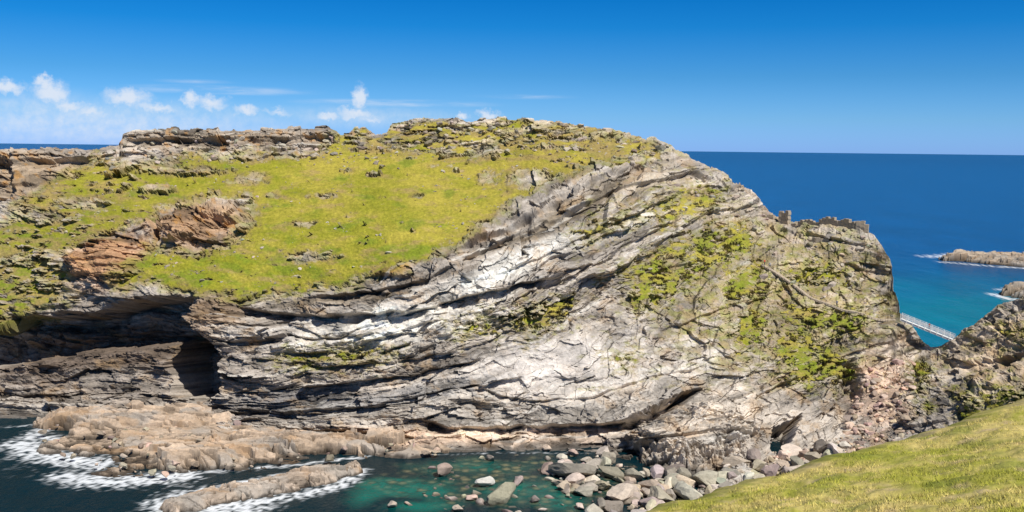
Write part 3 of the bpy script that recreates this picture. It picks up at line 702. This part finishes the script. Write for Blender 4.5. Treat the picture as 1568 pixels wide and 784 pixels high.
sc_=N(nt,'ShaderNodeVectorMath',operation='SCALE');L.new(sb.outputs[0],sc_.inputs[0]);sc_.inputs['Scale'].default_value=.024
ad=N(nt,'ShaderNodeVectorMath',operation='ADD');L.new(cv.outputs[0],ad.inputs[0]);L.new(sc_.outputs[0],ad.inputs[1])
def puffs(lst,src):
    out=None
    for px,py,rx,ry,k in lst:
        dv_=ray(px,py);a_=math.atan2(dv_[0],dv_[1]);e_=math.asin(dv_[2]/np.linalg.norm(dv_))
        s1=N(nt,'ShaderNodeVectorMath',operation='SUBTRACT');L.new(src,s1.inputs[0]);s1.inputs[1].default_value=(a_,e_,0)
        s2_=N(nt,'ShaderNodeVectorMath',operation='MULTIPLY');L.new(s1.outputs[0],s2_.inputs[0]);s2_.inputs[1].default_value=(FO/rx,FO/ry,0)
        s3=N(nt,'ShaderNodeVectorMath',operation='LENGTH');L.new(s2_.outputs[0],s3.inputs[0])
        v=math_(nt,'MULTIPLY',math_(nt,'SUBTRACT',1.0,s3.outputs['Value']),k)
        out=v if out is None else math_(nt,'MAXIMUM',out,v)
    return out
pf=puffs([(12,134,30,14,1),(78,142,30,22,1.1),(70,128,18,12,1),(105,162,34,12,.8),(195,150,42,17,1),(292,150,14,17,1),(322,158,32,15,.85),(378,170,26,11,.8),(550,150,14,22,1.1),(545,174,40,12,.9),(500,176,22,10,.9),(708,176,14,9,.9),(748,175,24,10,.9),(570,182,30,9,.7),(240,165,48,12,.8),(425,172,30,9,.6),(140,172,40,13,.75)],ad.outputs[0])
def mr(v,a_,b_,c_,d_):
    n_=N(nt,'ShaderNodeMapRange',interpolation_type='SMOOTHSTEP');L.new(v,n_.inputs[0]);n_.inputs[1].default_value=a_;n_.inputs[2].default_value=b_;n_.inputs[3].default_value=c_;n_.inputs[4].default_value=d_;return n_.outputs[0]
cl=mr(pf,-.1,.85,0,.88)
st=puffs([(330,138,170,9,1),(600,158,190,8,1),(800,148,100,5,.6),(300,125,70,5,.6)],cv.outputs[0])
mp_=N(nt,'ShaderNodeVectorMath',operation='MULTIPLY');L.new(cv.outputs[0],mp_.inputs[0]);mp_.inputs[1].default_value=(18,160,1)
nz2=N(nt,'ShaderNodeTexNoise');setin(nz2,Scale=1.,Detail=6.,Roughness=.6);L.new(mp_.outputs[0],nz2.inputs['Vector'])
stm=math_(nt,'MULTIPLY',mr(st,0,.8,0,1),mr(nz2.outputs['Fac'],.35,.7,.05,.45))
hz=puffs([(150,190,420,50,1),(60,170,160,40,.8),(560,180,260,26,.7)],cv.outputs[0])
hzm=math_(nt,'MULTIPLY',mr(hz,0,1,0,.75),mr(nz1.outputs['Fac'],.25,.75,.35,1))
tot=math_(nt,'MAXIMUM',cl,math_(nt,'MAXIMUM',stm,hzm))
mc=N(nt,'ShaderNodeMix',data_type='RGBA');L.new(tot,mc.inputs[0]);L.new(mu.outputs[2],mc.inputs[6]);mc.inputs[7].default_value=(7.6,8.2,9.2,1)
L.new(mc.outputs[2],bg.inputs[0])
sl=bpy.data.lights.new('sun','SUN');sl.energy=5.0;sl.angle=math.radians(.5);sl.color=(1,.96,.89)
so=bpy.data.objects.new('sun',sl);bpy.context.scene.collection.objects.link(so)
tosun=Vector((math.sin(AZ)*math.cos(EL),math.cos(AZ)*math.cos(EL),math.sin(EL)));so.rotation_euler=tosun.to_track_quat('Z','Y').to_euler()
# ------------------------------------------------------------------ camera
cam=bpy.data.cameras.new('camera');cam.sensor_width=36;cam.lens=36*FO/1568;cam.clip_start=.5;cam.clip_end=90000
co=bpy.data.objects.new('camera',cam);bpy.context.scene.collection.objects.link(co)
Mx=Matrix(((rt[0],up[0],-fw[0],0),(rt[1],up[1],-fw[1],0),(rt[2],up[2],-fw[2],CAMZ),(0,0,0,1)));co.matrix_world=Mx
scn=bpy.context.scene;scn.camera=co;scn.view_settings.view_transform='Standard';scn.view_settings.look='None';scn.view_settings.exposure=0
